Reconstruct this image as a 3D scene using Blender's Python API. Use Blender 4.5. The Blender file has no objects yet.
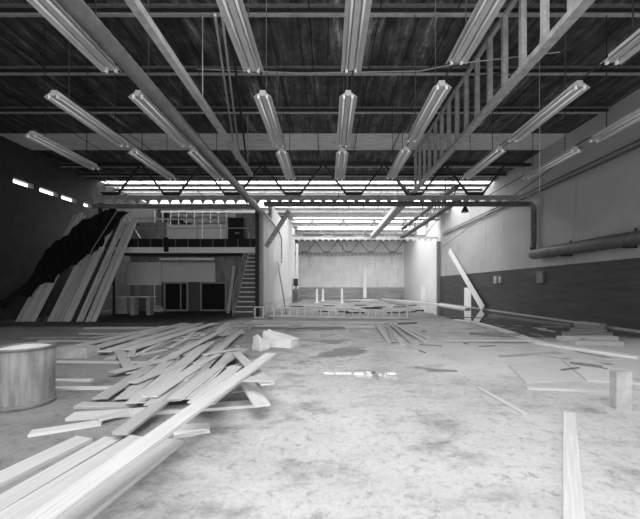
import bpy, bmesh, math, random
import numpy as np
from mathutils import Vector, Matrix
random.seed(7)
S = bpy.context.scene
COL = S.collection
F, H, VX, VY = 330.0, 1.5, 328.0, 287.0

# ---------------------------------------------------------------- camera
cam = bpy.data.cameras.new('camera'); co = bpy.data.objects.new('camera', cam); COL.objects.link(co)
co.location = (0, 0, H); co.rotation_euler = (math.pi/2, 0, 0)
cam.sensor_width = 36; cam.lens = 36*F/640
cam.shift_x = (320-VX)/640; cam.shift_y = (VY-259.5)/640
cam.clip_start = 0.05; cam.clip_end = 300
S.camera = co
def P(px, py, Y): return Vector(((px-VX)*Y/F, Y, H+(VY-py)*Y/F))
def FL(px, py, z=0.0):
    Y = F*(H-z)/(py-VY); return Vector(((px-VX)*Y/F, Y, z))

# ---------------------------------------------------------------- materials
def nt(name):
    m = bpy.data.materials.new(name); m.use_nodes = True
    n = m.node_tree.nodes; l = m.node_tree.links
    b = n['Principled BSDF']; return m, n, l, b
def g(v): return (v, v, v, 1)
def ramp(n, l, src, stops):
    r = n.new('ShaderNodeValToRGB'); e = r.color_ramp.elements
    while len(e) < len(stops): e.new(0.5)
    for i, (p, v) in enumerate(stops): e[i].position = p; e[i].color = g(v)
    l.new(src, r.inputs[0]); return r.outputs[0]
def noise(n, l, scale=(1,1,1), sc=3.0, det=5, rough=.6, rnd=False, dist=0):
    t = n.new('ShaderNodeTexCoord'); mp = n.new('ShaderNodeMapping'); mp.inputs['Scale'].default_value = scale
    l.new(t.outputs['Object'], mp.inputs[0])
    if rnd:
        oi = n.new('ShaderNodeObjectInfo'); mu = n.new('ShaderNodeMath'); mu.operation = 'MULTIPLY'; mu.inputs[1].default_value = 37
        l.new(oi.outputs['Random'], mu.inputs[0]); cb = n.new('ShaderNodeCombineXYZ'); l.new(mu.outputs[0], cb.inputs[0]); l.new(mu.outputs[0], cb.inputs[1])
        l.new(cb.outputs[0], mp.inputs['Location'])
    x = n.new('ShaderNodeTexNoise'); x.inputs['Scale'].default_value = sc; x.inputs['Detail'].default_value = det
    x.inputs['Roughness'].default_value = rough; x.inputs['Distortion'].default_value = dist
    l.new(mp.outputs[0], x.inputs['Vector']); return x.outputs['Fac']
def mix(n, l, a, b, mode='MULTIPLY', fac=1.0):
    m = n.new('ShaderNodeMix'); m.data_type = 'RGBA'; m.blend_type = mode
    for s, v in ((0, fac), (6, a), (7, b)):
        if isinstance(v, (int, float)): m.inputs[s].default_value = v if s == 0 else g(v)
        else: l.new(v, m.inputs[s])
    return m.outputs[2]
def simple(name, v, rough=.6, var=.25, sc=4, scale=(1,1,1), metal=0, rnd=0.0):
    m, n, l, b = nt(name)
    f = noise(n, l, scale, sc, 6, .65, rnd=rnd > 0)
    c = ramp(n, l, f, [(.3, v*(1-var)), (.7, min(.95, v*(1+var)))])
    if rnd > 0:
        oi = n.new('ShaderNodeObjectInfo')
        c = mix(n, l, c, ramp(n, l, oi.outputs['Random'], [(0, 1-rnd), (1, 1)]))
    l.new(c, b.inputs['Base Color']); b.inputs['Roughness'].default_value = rough; b.inputs['Metallic'].default_value = metal
    return m
M = {}
M['wood'] = simple('weathered_wood', .72, .75, .17, 3, (.6, 14, 14), rnd=.38)
M['wood_pale'] = simple('pale_wood', .72, .7, .15, 3, (.6, 14, 14), rnd=.12)
M['wood_grey'] = simple('grey_wood', .34, .8, .3, 3, (.6, 14, 14), rnd=.35)
M['siding'] = simple('siding_boards', .78, .75, .2, 2, (.5, 10, 10), rnd=.35)
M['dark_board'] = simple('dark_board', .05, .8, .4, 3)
M['white_paint'] = simple('white_paint', .9, .45, .08, 5)
M['enamel'] = simple('white_enamel', .43, .3, .1, 5)
M['tube'] = simple('tube_glass', .85, .12, .03, 3)
M['light_steel'] = simple('light_painted_steel', .42, .5, .3, 6)
M['grey_steel'] = simple('grey_steel', .2, .5, .35, 6)
M['mid_steel'] = simple('mid_steel', .11, .5, .35, 6)
M['dark_steel'] = simple('dark_steel', .025, .55, .35, 6)
M['galv'] = simple('galvanised_duct', .24, .35, .25, 5, (1, 1, 1), .35)
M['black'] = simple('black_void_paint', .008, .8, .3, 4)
M['tarp'] = simple('black_tarp', .006, .7, .5, 4)
M['fibre'] = simple('fibre_drum', .25, .7, .45, 2.2, (6, 6, .7))
M['corr'] = simple('corrugated_panel', .75, .5, .25, 1.5, (1, 6, 1))
M['foam'] = simple('white_foam', .9, .6, .04, 5)
M['concrete'] = simple('rough_concrete', .5, .85, .35, 3)
M['backdeck'] = simple('pale_roof_deck', .7, .7, .35, 1.5, (3, .5, 1))
M['interior'] = simple('dingy_wall', .3, .8, .45, 1.2, (2.2, 1, .5))
M['drumin'] = simple('drum_liner', .8, .6, .1, 5)

def floor_mat():
    m, n, l, b = nt('wet_concrete_floor')
    big = noise(n, l, (1, 1, 1), .35, 6, .6, dist=.4)
    med = noise(n, l, (1, 1.6, 1), 1.3, 8, .68)
    fine = noise(n, l, (1, 1, 1), 9, 8, .75)
    grit = noise(n, l, (1, 1, 1), 22, 6, .8)
    c = ramp(n, l, big, [(.3, .5), (.55, .66), (.75, .74)])
    c = mix(n, l, c, ramp(n, l, med, [(.3, .5), (.48, 1.0), (.7, 1.1)]))
    c = mix(n, l, c, ramp(n, l, fine, [(.3, .45), (.46, 1.0), (.8, 1.08)]))
    c = mix(n, l, c, ramp(n, l, grit, [(.3, .7), (.5, 1.0)]))
    geo = n.new('ShaderNodeTexCoord'); sp = n.new('ShaderNodeSeparateXYZ'); l.new(geo.outputs['Object'], sp.inputs[0])
    def mr(src, a, b2, lo=0, hi=1):
        r = n.new('ShaderNodeMapRange'); r.inputs[1].default_value = a; r.inputs[2].default_value = b2; r.inputs[3].default_value = lo; r.inputs[4].default_value = hi
        r.interpolation_type = 'SMOOTHSTEP'; l.new(src, r.inputs[0]); return r.outputs[0]
    def op(o, a, b2):
        r = n.new('ShaderNodeMath'); r.operation = o
        for i, v in enumerate((a, b2)):
            if isinstance(v, (int, float)): r.inputs[i].default_value = v
            else: l.new(v, r.inputs[i])
        return r.outputs[0]
    right = op('MULTIPLY', mr(sp.outputs[0], 5.2, 6.2), mr(sp.outputs[1], 8.6, 10.5))
    ax = n.new('ShaderNodeMath'); ax.operation = 'ABSOLUTE'; sh = op('SUBTRACT', sp.outputs[0], .3); l.new(sh, ax.inputs[0])
    mid = op('MULTIPLY', mr(ax.outputs[0], 1.9, .3), mr(sp.outputs[1], 4.2, 5.4))
    mid = op('MULTIPLY', mid, mr(sp.outputs[1], 14, 11.5))
    far = op('MULTIPLY', mr(sp.outputs[1], 14.5, 17), mr(sp.outputs[0], -1, 2, .15, .3))
    left = op('MULTIPLY', mr(sp.outputs[0], -4.5, -6, 0, .1), mr(sp.outputs[1], 12, 14))
    w = op('MAXIMUM', op('MAXIMUM', right, op('MULTIPLY', mid, .62)), op('MAXIMUM', far, left))
    wn = noise(n, l, (1, 1.3, 1), .8, 5, .55, dist=.3)
    wet = mr(op('ADD', op('MULTIPLY', w, .55), wn), .78, .92)
    wet = op('MINIMUM', wet, 1)
    c = mix(n, l, c, ramp(n, l, wet, [(0, 1), (1, .62)]))
    farm = mr(sp.outputs[1], 13.2, 16.5); c = mix(n, l, c, ramp(n, l, farm, [(0, 1), (1, .32)]))  # far floor colour darkened to offset the over-strong skylight on it
    dust = op('MULTIPLY', op('MULTIPLY', mr(op('ADD', sp.outputs[0], op('MULTIPLY', med, 1.5)), 2.2, 3.0), mr(sp.outputs[1], 5.2, 5.8)), mr(op('ADD', sp.outputs[1], med), 9.8, 8.8)); c = mix(n, l, c, .8, 'MIX', op('MULTIPLY', dust, .5))
    c = mix(n, l, c, ramp(n, l, op('MULTIPLY', right, mr(sp.outputs[1], 27, 20)), [(0, 1), (1, .42)]))
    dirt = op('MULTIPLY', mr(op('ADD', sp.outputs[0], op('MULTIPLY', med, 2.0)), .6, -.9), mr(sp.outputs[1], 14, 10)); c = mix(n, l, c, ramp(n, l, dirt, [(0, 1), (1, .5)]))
    dk = op('MULTIPLY', mr(sp.outputs[0], -4.2, -4.9), mr(op('ADD', sp.outputs[1], op('MULTIPLY', med, 3)), 13.4, 14.2)); c = mix(n, l, c, ramp(n, l, dk, [(0, 1), (1, .16)]))  # shade under the left deck, plus black debris, darkened into the floor colour
    l.new(c, b.inputs['Base Color'])
    l.new(ramp(n, l, wet, [(0, .75), (1, .07)]), b.inputs['Roughness'])
    bp = n.new('ShaderNodeBump'); bp.inputs['Distance'].default_value = .02
    l.new(op('MULTIPLY', op('SUBTRACT', 1, wet), .35), bp.inputs['Strength']); l.new(fine, bp.inputs['Height']); l.new(bp.outputs[0], b.inputs['Normal'])
    return m
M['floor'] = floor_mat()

def wall_mat(name, top, band, zb, ymax=None, streak=.5, far=None):
    m, n, l, b = nt(name)
    st = noise(n, l, (.9, .9, .06), 3, 6, .65)
    bl = noise(n, l, (1, 1, 1), .6, 6, .6)
    fi = noise(n, l, (.25, .25, 2.5), 2.5, 8, .7)
    t = ramp(n, l, bl, [(.3, top*.85), (.7, top*1.05)])
    t = mix(n, l, t, ramp(n, l, st, [(.33, 1-streak), (.42, 1.0)]))
    d = ramp(n, l, fi, [(.3, band*.55), (.62, band*1.2), (.73, band*1.6), (.8, band*3)])
    tc = n.new('ShaderNodeTexCoord'); sp = n.new('ShaderNodeSeparateXYZ'); l.new(tc.outputs['Object'], sp.inputs[0])
    lt = n.new('ShaderNodeMath'); lt.operation = 'LESS_THAN'; l.new(sp.outputs[2], lt.inputs[0]); lt.inputs[1].default_value = zb
    fac = lt.outputs[0]
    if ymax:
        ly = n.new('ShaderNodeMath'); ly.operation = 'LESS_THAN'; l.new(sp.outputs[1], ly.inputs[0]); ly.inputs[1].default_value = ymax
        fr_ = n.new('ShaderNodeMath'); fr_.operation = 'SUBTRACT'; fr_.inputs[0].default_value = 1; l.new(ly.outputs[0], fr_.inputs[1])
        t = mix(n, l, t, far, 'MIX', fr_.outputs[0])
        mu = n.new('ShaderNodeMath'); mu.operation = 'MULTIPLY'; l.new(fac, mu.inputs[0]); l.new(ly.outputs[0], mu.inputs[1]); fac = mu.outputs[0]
    l.new(mix(n, l, t, d, 'MIX', fac), b.inputs['Base Color']); b.inputs['Roughness'].default_value = .7
    return m
M['wall_right'] = wall_mat('right_wall_paint', .45, .06, 2.49, 30.8, .25, .75)  # far stretch given a lighter colour in place of light it lacks
M['wall_back'] = wall_mat('back_wall_paint', .92, .42, 1.45, None, .55)
M['wall_white'] = wall_mat('partition_paint', .62, .5, .6, None, .35)
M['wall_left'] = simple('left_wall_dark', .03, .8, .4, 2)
def deck_mat():
    m, n, l, b = nt('roof_deck_dark')
    a = noise(n, l, (2.2, .25, 1), 1.6, 7, .7, dist=.5); c2 = noise(n, l, (1, 1, 1), 2.5, 7, .7)
    c = ramp(n, l, a, [(.35, .03), (.5, .085), (.6, .17), (.68, .5)])
    c = mix(n, l, c, ramp(n, l, c2, [(.35, .3), (.65, 1.2)]))
    tc = n.new('ShaderNodeTexCoord'); w = n.new('ShaderNodeTexWave'); w.inputs['Scale'].default_value = .42; w.inputs['Distortion'].default_value = .0
    l.new(tc.outputs['Object'], w.inputs[0])
    c = mix(n, l, c, ramp(n, l, w.outputs['Fac'], [(0, .35), (.04, 1)]))
    l.new(c, b.inputs['Base Color']); b.inputs['Roughness'].default_value = .7; return m
M['deck'] = deck_mat()

# ---------------------------------------------------------------- mesh helpers
class MB:
    def __init__(s): s.bm = bmesh.new()
    def box(s, a, b):
        x0, y0, z0 = a; x1, y1, z1 = b
        v = [s.bm.verts.new(p) for p in ((x0,y0,z0),(x1,y0,z0),(x1,y1,z0),(x0,y1,z0),(x0,y0,z1),(x1,y0,z1),(x1,y1,z1),(x0,y1,z1))]
        for f in ((3,2,1,0),(4,5,6,7),(0,1,5,4),(1,2,6,5),(2,3,7,6),(3,0,4,7)): s.bm.faces.new([v[i] for i in f])
        return s
    def bar(s, p, q, w, h=None, up=(0,0,1)):
        p = Vector(p); q = Vector(q); h = h or w; d = (q-p).normalized(); up = Vector(up)
        if abs(d.dot(up)) > .98: up = Vector((0,1,0))
        r = d.cross(up).normalized()*w/2; u = r.cross(d).normalized()*h/2
        v = [s.bm.verts.new(c) for c in (p-r-u, p+r-u, p+r+u, p-r+u, q-r-u, q+r-u, q+r+u, q-r+u)]
        for f in ((3,2,1,0),(4,5,6,7),(0,1,5,4),(1,2,6,5),(2,3,7,6),(3,0,4,7)): s.bm.faces.new([v[i] for i in f])
        return s
    def tube(s, pts, r, n=10, ribs=0, ribr=0):
        pts = [Vector(p) for p in pts]
        if ribs:
            out = [pts[0]]
            for a, b in zip(pts, pts[1:]):
                k = max(1, int((b-a).length/ribs))
                for i in range(1, k+1): out.append(a.lerp(b, i/k))
            pts = out
        rings = []
        for i, p in enumerate(pts):
            d = (pts[min(i+1, len(pts)-1)]-pts[max(i-1, 0)]).normalized()
            up = Vector((0,0,1)) if abs(d.z) < .9 else Vector((0,1,0))
            if rings: up = lastu
            x = d.cross(up).normalized(); y = x.cross(d).normalized(); lastu = y
            rr = r + (ribr if i % 2 else 0)
            rings.append([s.bm.verts.new(p+(x*math.cos(t)+y*math.sin(t))*rr) for t in [2*math.pi*k/n for k in range(n)]])
        for A, B in zip(rings, rings[1:]):
            for k in range(n): s.bm.faces.new((A[k], A[(k+1)%n], B[(k+1)%n], B[k]))
        s.bm.faces.new(rings[0]); s.bm.faces.new(rings[-1][::-1]); return s
    def prism(s, poly, depth, axis='y'):
        # poly in (x,z), extruded along y from 0..depth
        A = [s.bm.verts.new((x, 0, z)) for x, z in poly]; B = [s.bm.verts.new((x, depth, z)) for x, z in poly]
        s.bm.faces.new(A); s.bm.faces.new(B[::-1]); n = len(poly)
        for i in range(n): s.bm.faces.new((A[i], B[i], B[(i+1)%n], A[(i+1)%n]))
        return s
    def lathe(s, prof, n=40):
        rings = [[s.bm.verts.new((r*math.cos(2*math.pi*k/n), r*math.sin(2*math.pi*k/n), z)) for k in range(n)] for r, z in prof]
        for A, B in zip(rings, rings[1:]):
            for k in range(n): s.bm.faces.new((A[k], A[(k+1)%n], B[(k+1)%n], B[k]))
        s.bm.faces.new(rings[0][::-1]); s.bm.faces.new(rings[-1]); return s
    def build(s, name, mat, parent=None, smooth=False):
        bmesh.ops.recalc_face_normals(s.bm, faces=s.bm.faces)
        me = bpy.data.meshes.new(name); s.bm.to_mesh(me); s.bm.free()
        if smooth:
            for p in me.polygons: p.use_smooth = True
        me.materials.append(M[mat] if isinstance(mat, str) else mat)
        o = bpy.data.objects.new(name, me); COL.objects.link(o); o.parent = parent; return o
def origin(o, loc):
    loc = Vector(loc); o.data.transform(Matrix.Translation(-loc)); o.location = loc; return o
def tag(o, label, cat, group=None, kind=None):
    o['label'] = label; o['category'] = cat
    if group: o['group'] = group
    if kind: o['kind'] = kind
    return o
def struct(o): o['kind'] = 'structure'; return o
def empty(name, loc, label, cat, group=None):
    o = bpy.data.objects.new(name, None); COL.objects.link(o); o.location = loc; o.empty_display_size = .1
    return tag(o, label, cat, group)
def copy_tree(o, parent=None):
    c = o.copy(); COL.objects.link(c); c.parent = parent
    for ch in list(o.children): copy_tree(ch, c)
    return c

XL, XR, YF, YB, ZR = -14.5, 10.5, -4.0, 45.5, 8.2
# ---------------------------------------------------------------- setting
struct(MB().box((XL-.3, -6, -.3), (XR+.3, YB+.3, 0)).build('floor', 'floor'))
struct(MB().box((XR, YF, 0), (XR+.3, YB+.3, ZR+.2)).build('wall_right', 'wall_right'))
struct(MB().box((XL, YB, 0), (XR, YB+.3, ZR+.2)).build('wall_back', 'wall_back'))
slots = [(15.2, 16.25), (16.6, 17.75), (17.95, 19.05), (19.6, 20.3)]
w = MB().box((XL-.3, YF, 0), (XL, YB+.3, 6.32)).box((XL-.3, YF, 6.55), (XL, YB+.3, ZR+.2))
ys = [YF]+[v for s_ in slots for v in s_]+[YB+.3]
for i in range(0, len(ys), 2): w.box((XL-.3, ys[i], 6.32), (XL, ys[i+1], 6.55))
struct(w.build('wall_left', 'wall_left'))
# wall beside the stair running back into the building
XP = -3.42
struct(MB().box((XP-.2, 17.45, 0), (XP, 20, 5.6)).box((XP-.2, 20, 0), (XP, 27, 6.5)).box((XP-.2, 27, 0), (XP, 34, 7.4)).build('wall_partition', 'wall_white'))
# roof: dark deck over front bay, pale deck behind, open skylight strips between
struct(MB().box((XL, YF-.3, 0), (-4.5, YF, ZR+.2)).box((4.5, YF-.3, 0), (XR, YF, ZR+.2)).box((-4.5, YF-.3, 4.2), (4.5, YF, ZR+.2)).build('wall_front', 'wall_left'))  # unseen wall, its door opening sized to limit light on the side walls
front = [(YF, -1.5), (6.4, 14.4), (16.2, 20.9)]
r = MB()
for a, b in front: r.box((XL, a, ZR), (XR, b, ZR+.12))
for a, b in ((-1.5, 6.4),):
    r.box((XL, a, ZR), (-5, b, ZR+.12)).box((5, a, ZR), (XR, b, ZR+.12))
r.box((-5, 2.2, ZR), (5, 3.4, ZR+.12))
struct(r.build('ceiling', 'deck'))
r = MB(); ZC = ZR+1.6
for a, b in ((-1.5, 2.2), (3.4, 6.4)):
    r.box((-5.1, a-.1, ZR), (-5, b+.1, ZC)).box((5, a-.1, ZR), (5.1, b+.1, ZC)).box((-5, a-.1, ZR), (5, a, ZC)).box((-5, b, ZR), (5, b+.1, ZC))
struct(r.build('trim_added_shaft', 'grey_steel'))  # unseen skylight shafts added to keep light off the side walls
r = MB()
for a, b in ((23.5, 24.4), (28.0, 31.8), (34.4, 35.9), (38.8, YB)): r.box((XL, a, ZR), (XR, b, ZR+.12))
r.box((XL, 31.8, ZR), (XP, 34.4, ZR+.12)).box((XL, 35.9, ZR), (XP, 38.8, ZR+.12))
struct(r.build('ceiling', 'backdeck'))
# corrugated strip
r = MB(); k = 18
for i in range(k):
    y0 = 14.4+1.8*i/k; y1 = 14.4+1.8*(i+.5)/k; y2 = 14.4+1.8*(i+1)/k
    r.box((XL, y0, ZR), (XR, y1, ZR+.1)); r.box((XL, y1, ZR+.07), (XR, y2, ZR+.1))
struct(r.build('ceiling', 'corr'))
# glazing bars of the open skylights; front pair unseen, added to light the floor
def bars(y0, y1, x0, x1, step=1.25):
    r = MB(); x = x0; ZR = 9.75 if y0 < 10 else 8.2
    while x < x1-.1: r.bar((x, y0, ZR+.06), (x, y1, ZR+.06), .05, .08); x += step
    n_ = max(1, round((y1-y0)/1.2))
    for i in range(n_+1): r.bar((x0, y0+(y1-y0)*i/n_, ZR+.06), (x1, y0+(y1-y0)*i/n_, ZR+.06), .06, .08)
    return struct(r.build('window_skylight', 'light_steel'))
for a, b, x0, x1 in ((-1.5, 2.2, -5, 5), (3.4, 6.4, -5, 5), (20.9, 23.5, XL, XR), (24.4, 28, XL, XR), (31.8, 34.4, XP, XR), (35.9, 38.8, XP, XR)): bars(a, b, x0, x1)
# curb at foot of right wall
struct(MB().box((XR-.12, 9, 0), (XR, 31, .045)).build('trim_1', 'light_steel'))
for k_, (y0, y1, z1) in enumerate(((24.2, 25.4, 1.45),)):
    struct(MB().box((XR-.02, y0, 0), (XR, y1, z1)).build('trim_2', 'white_paint'))

# ---------------------------------------------------------------- roof steel
pur = None
for Y, front_ in [(7.9,1),(10.1,1),(12.35,1),(17.9,1),(19.4,1),(21.5,1),(22.5,1),(23.8,0),(24.2,0),(28.6,0),(30.2,0),(33.1,0),(35.2,0),(37.4,0),(40,0),(42.2,0),(44,0)]:
    if front_:
        o = MB().box((XL+.01, Y-.01, ZR-.17), (XR-.01, Y+.01, ZR-.03)).build('roof_purlin', 'dark_steel')
        origin(o, (0, Y, ZR-.1))
        for nm_, bx_, mt_ in (('bottom_flange', ((XL+.01, Y-.05, ZR-.2), (XR-.01, Y+.05, ZR-.17)), 'light_steel'), ('top_flange', ((XL+.01, Y-.1, ZR-.03), (XR-.01, Y-.01, ZR-.001)), 'grey_steel')):
            c_ = MB().box(*bx_).build(nm_, mt_, o); c_.location = (0, -Y, -(ZR-.1))
    else:
        o = MB().box((XL+.01, Y-.05, ZR-.24), (XR-.01, Y+.05, ZR-.21)).box((XL+.01, Y-.015, ZR-.21), (XR-.01, Y+.015, ZR-.01)).build('roof_purlin', 'white_paint')
    if not front_: origin(o, (0, Y, ZR-.1))
    tag(o, 'dark steel purlin with pale lower flange crossing under the front bay roof' if front_ else 'pale steel purlin under the bright roof beyond the scalloped front beam', 'purlin', 'front bay purlins' if front_ else 'rear bay purlins')

for i, x in enumerate((-11, -8.6, -6.2, -2.2, -.45, 1.25, 3.1, 5.9, 8.3)):
    tag(origin(MB().tube([(x, 7.0, ZR-.06), (x, 16.9, ZR-.06)], .014, 5).build('sag_rod', 'black'), (x, 12, ZR-.06)), 'thin black rod running lengthwise through the purlins under the dark deck', 'rod', 'rods through the front purlins')
def truss(Y, xa, xb, label, group, col='dark_steel', plate='light_steel', gx0=-9999, arches=True, seg=3.12, x0g=-14.06+.0):
    t = empty('roof_truss', ((xa+xb)/2, Y, 5.8), label, 'truss')
    o = t
    def loc(ob): ob.location = -t.location; return ob
    # scalloped plate
    m = MB(); pitch = .565; x = xa
    zt, zb_ = 6.17, 5.8
    m.bar((xa, Y, zt+.02), (xb, Y, zt+.02), .16, .03)
    while x+pitch <= xb+.01:
        pts = [(x, zt), (x, zb_), (x+.05, zb_)]
        for i in range(9):
            a = math.pi*(1-i/8); pts.append((x+pitch/2+math.cos(a)*(pitch/2-.07), zb_+.04+math.sin(a)*.15))
        pts += [(x+pitch-.05, zb_), (x+pitch, zb_), (x+pitch, zt)]
        A = [m.bm.verts.new((px, Y-.02, pz)) for px, pz in pts]; B = [m.bm.verts.new((px, Y+.02, pz)) for px, pz in pts]
        m.bm.faces.new(A); m.bm.faces.new(B[::-1])
        for i in range(len(pts)): m.bm.faces.new((A[i], B[i], B[(i+1) % len(pts)], A[(i+1) % len(pts)]))
        x += pitch
    loc(m.build('scalloped_plate', plate, t))
    loc(MB().bar((xa, Y, 7.8), (xb, Y, 7.8), .15, .14).build('top_chord', col, t))
    # V diagonals and gussets
    x = x0g
    while x < xb:
        if x > xa-.4:
            m = MB(); poly = [(x-.52, 6.38), (x+.52, 6.38), (x+.36, 6.19), (x-.36, 6.19)]
            A = [m.bm.verts.new((px, Y-.05, pz)) for px, pz in poly]; B = [m.bm.verts.new((px, Y+.05, pz)) for px, pz in poly]
            m.bm.faces.new(A); m.bm.faces.new(B[::-1])
            for i in range(4): m.bm.faces.new((A[i], B[i], B[(i+1) % 4], A[(i+1) % 4]))
            loc(m.build('gusset', col, t))
            for s_ in (-1, 1):
                if xa < x+s_*1.5 < xb: loc(MB().bar((x+s_*.42, Y, 6.35), (x+s_*1.5, Y, 7.76), .07, .09).build('diagonal', col, t))
        x += seg
    return t
T1 = 17.0
truss(T1, -12.1, 12.2-1.75, 'large dark truss with black gussets above a scalloped beam crossing the front bay', 'x', x0g=(171-VX)*T1/F-3.12*2, seg=3.13)
truss(30.9, -3.3, XR-.05, 'second scalloped pale truss further back above the far hall', 'x', 'light_steel', 'white_paint', x0g=-2.9, seg=2.9)
truss(45.0, -4.6, XR-.05, 'hindmost truss close against the streaked back wall', 'x', 'grey_steel', 'light_steel', x0g=-3.2, seg=3)
# left part lower beam
tag(origin(MB().box((-12.1, T1-.06, 5.55), (-3.75, T1+.06, 5.76)).build('steel_beam', 'grey_steel'), (-8, T1, 5.65)), 'flat grey beam under the scalloped plate above the upper deck', 'beam')
# spiral duct under truss
yd = 16.55
sd = empty('spiral_duct', (4, yd, 5.6), 'dark ribbed round duct running under the scalloped beam and down to the wall duct', 'duct')
o = MB().tube([(-3.2, yd, 5.66), (10.05, yd, 5.66)], .125, 12, ribs=.08, ribr=.012).build('horizontal_run', 'mid_steel', sd); o.location = -sd.location
o = MB().tube([(10.05, yd, 5.66), (10.2, yd, 5.63), (10.29, yd, 5.53), (10.31, yd, 5.38)], .135, 12).build('elbow', 'grey_steel', sd, True); o.location = -sd.location
o = MB().tube([(10.31, yd, 5.38), (10.31, yd, 3.75), (10.25, yd-.05, 3.55), (10.2, yd-.12, 3.42)], .13, 12, ribs=.1, ribr=.008).build('drop_run', 'mid_steel', sd); o.location = -sd.location
wd = empty('wall_duct', (10.2, 12, 3.15), 'fat round duct hung along the pale right wall above its dark band', 'duct')
o = MB().tube([(10.2, 16.4, 3.12), (10.2, 7, 3.12)], .24, 18, ribs=1.2, ribr=.02).build('duct_body', 'mid_steel', wd, True); o.location = -wd.location
for Y in (8.5, 11.2, 14.2):
    o = MB().box((10.0, Y-.03, 2.82), (XR, Y+.03, 2.87)).bar((10.44, Y, 2.84), (10.44, Y, 3.5), .05, .05).build('bracket', 'dark_steel', wd); o.location = -wd.location
# slender pipe high on the right wall
tag(origin(MB().tube([(10.38, 8, 6.2), (10.38, 30, 6.2)], .05, 8).tube([(10.38, 8, 6.4), (10.38, 30, 6.4)], .035, 8).build('wall_pipe', 'mid_steel'), (10.38, 19, 6.3)), 'slim pair of pipes running high along the right wall', 'pipe')
# big round duct from upper left to column
o = MB().tube([(-3.42, 2.4, 5.3), (-3.42, 16.3, 5.3)], .13, 16, ribs=.09, ribr=.006).build('overhead_duct', 'galv', None, True)
tag(origin(o, (-3.42, 10, 5.3)), 'long round metal duct running overhead from the upper left to the column', 'duct')
# light wireway
tag(origin(MB().bar((-3, 7.9, 5.85), (-3, 7.9, ZR-.2), .02, .02).bar((-3, 12.35, 5.85), (-3, 12.35, ZR-.2), .02, .02).box((-3.07, 4, 5.82), (-2.93, 12.9, 5.9)).box((-3.07, 4, 5.9), (-3.05, 12.9, 5.96)).box((-2.95, 4, 5.9), (-2.93, 12.9, 5.96)).build('wireway', 'light_steel'), (-3, 8, 5.9)), 'straight pale wireway overhead just right of the round duct', 'wireway')
# slanted bracing strips
tag(origin(MB().bar(P(215, 15, 7.0), P(236, 160, 14.5), .05, .05).bar(P(222, 15, 7.0), P(240, 160, 14.5), .05, .05).build('sway_brace', 'light_steel'), P(225, 90, 10)), 'pale double sway brace slanting down between wireway and first fixtures', 'brace')
tag(origin(MB().bar(P(229, 12, 7.0), P(247, 165, 14.0), .06, .06).bar(P(225, 65, 9), P(242, 105, 11.2), .04, .04).build('sway_brace', 'dark_steel'), P(240, 90, 10)), 'dark sway brace slanting beside the pale double brace', 'brace')

# ladder-like longitudinal girder
GX, GZ, GT = 4.23, 6.2, 8.1
gd = empty('lattice_girder', (GX, 10, GZ), 'pale ladder-like lattice girder with upright bars running towards the front beam', 'girder')
def lo(o, par): o.location = -par.location; return o
lo(MB().bar((GX, 3.5, GZ), (GX, 16.3, GZ), .2, .12).bar((GX, 3.5, GZ+.08), (GX, 16.3, GZ+.08), .03, .1).build('bottom_chord', 'light_steel', gd), gd)
lo(MB().bar((GX, 3.5, GT-.1), (GX, 16.3, GT-.1), .1, .1).build('top_chord', 'light_steel', gd), gd)
for i in range(17):
    Y = 4.25+.73*i
    lo(MB().box((GX-.06, Y-.05, GZ+.05), (GX+.06, Y+.05, GT-.15)).build('upright', 'light_steel', gd), gd)
for i in range(4):
    lo(MB().bar((GX+.09, 4.25+2.92*i, GZ), (GX+.09, 4.25+2.92*(i+1), GT-.2), .04, .05).build('diagonal', 'dark_steel', gd), gd)
lo(MB().bar((GX, 16.3, GZ), (GX+.1, 16.93, 6.5), .1, .1).bar((GX-1.0, 16.9, 7.3), (GX, 16.9, 6.25), .1, .1).build('end_bracket', 'grey_steel', gd), gd)
for y in (5.5, 7.9, 10.1, 12.35): lo(MB().bar((GX, y, GT-.06), (GX, y, ZR-.0), .05, .05).build('hanger', 'dark_steel', gd), gd)
# rear girders
gb = empty('rear_girder', (4.2, 24, 6.2), 'white box girder receding through the far bay left of the dark lattice', 'girder')
lo(MB().box((3.95, 17.6, 6.1), (4.3, 30.6, 6.4)).build('girder_body', 'white_paint', gb), gb)
for y in (19.4, 24.1, 30.2): lo(MB().bar((4.1, y, 6.4), (4.1, y, ZR-.24), .05, .05).build('hanger', 'light_steel', gb), gb)
lo(MB().box((3.9, 17.6, 6.0), (4.35, 30.6, 6.1)).build('flange', 'light_steel', gb), gb)
gb = empty('rear_girder', (7.2, 24, 6.2), 'grey lattice girder angling away beside the right wall in the far bay', 'girder')
lo(MB().bar((6.9, 17.6, 6.1), (6.9, 30.7, 6.1), .4, .12).bar((6.9, 17.6, 6.9), (6.9, 30.7, 6.9), .3, .12).build('chords', 'mid_steel', gb), gb)
for y in (19.4, 24.1, 30.2): lo(MB().bar((6.9, y, 6.9), (6.9, y, ZR-.24), .05, .05).build('hanger', 'mid_steel', gb), gb)
for i in range(16):
    y = 17.7+.81*i
    lo(MB().bar((6.9, y, 6.15 if i % 2 else 6.85), (6.9, y+.81, 6.85 if i % 2 else 6.15), .05, .05).build('lattice_bar', 'mid_steel', gb), gb)
# hanging lamp near girder
hl = empty('hanging_lamp', P(465, 212, 17.6), 'small dark lamp hanging under the front beam before the right wall', 'lamp')
MB().lathe([(.04, .35), (.07, .3), (.16, .1), (.2, 0), (.18, 0)], 16).build('lamp_shade', 'dark_steel', hl, True)
MB().lathe([(.0001+.02, -.06), (.08, -.05), (.09, .02), (.05, .08)], 14).build('bulb', 'tube', hl, True)
MB().bar((0, 0, .35), (0, 0, 2.2), .02, .02).build('cord', 'dark_steel', hl)
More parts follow.
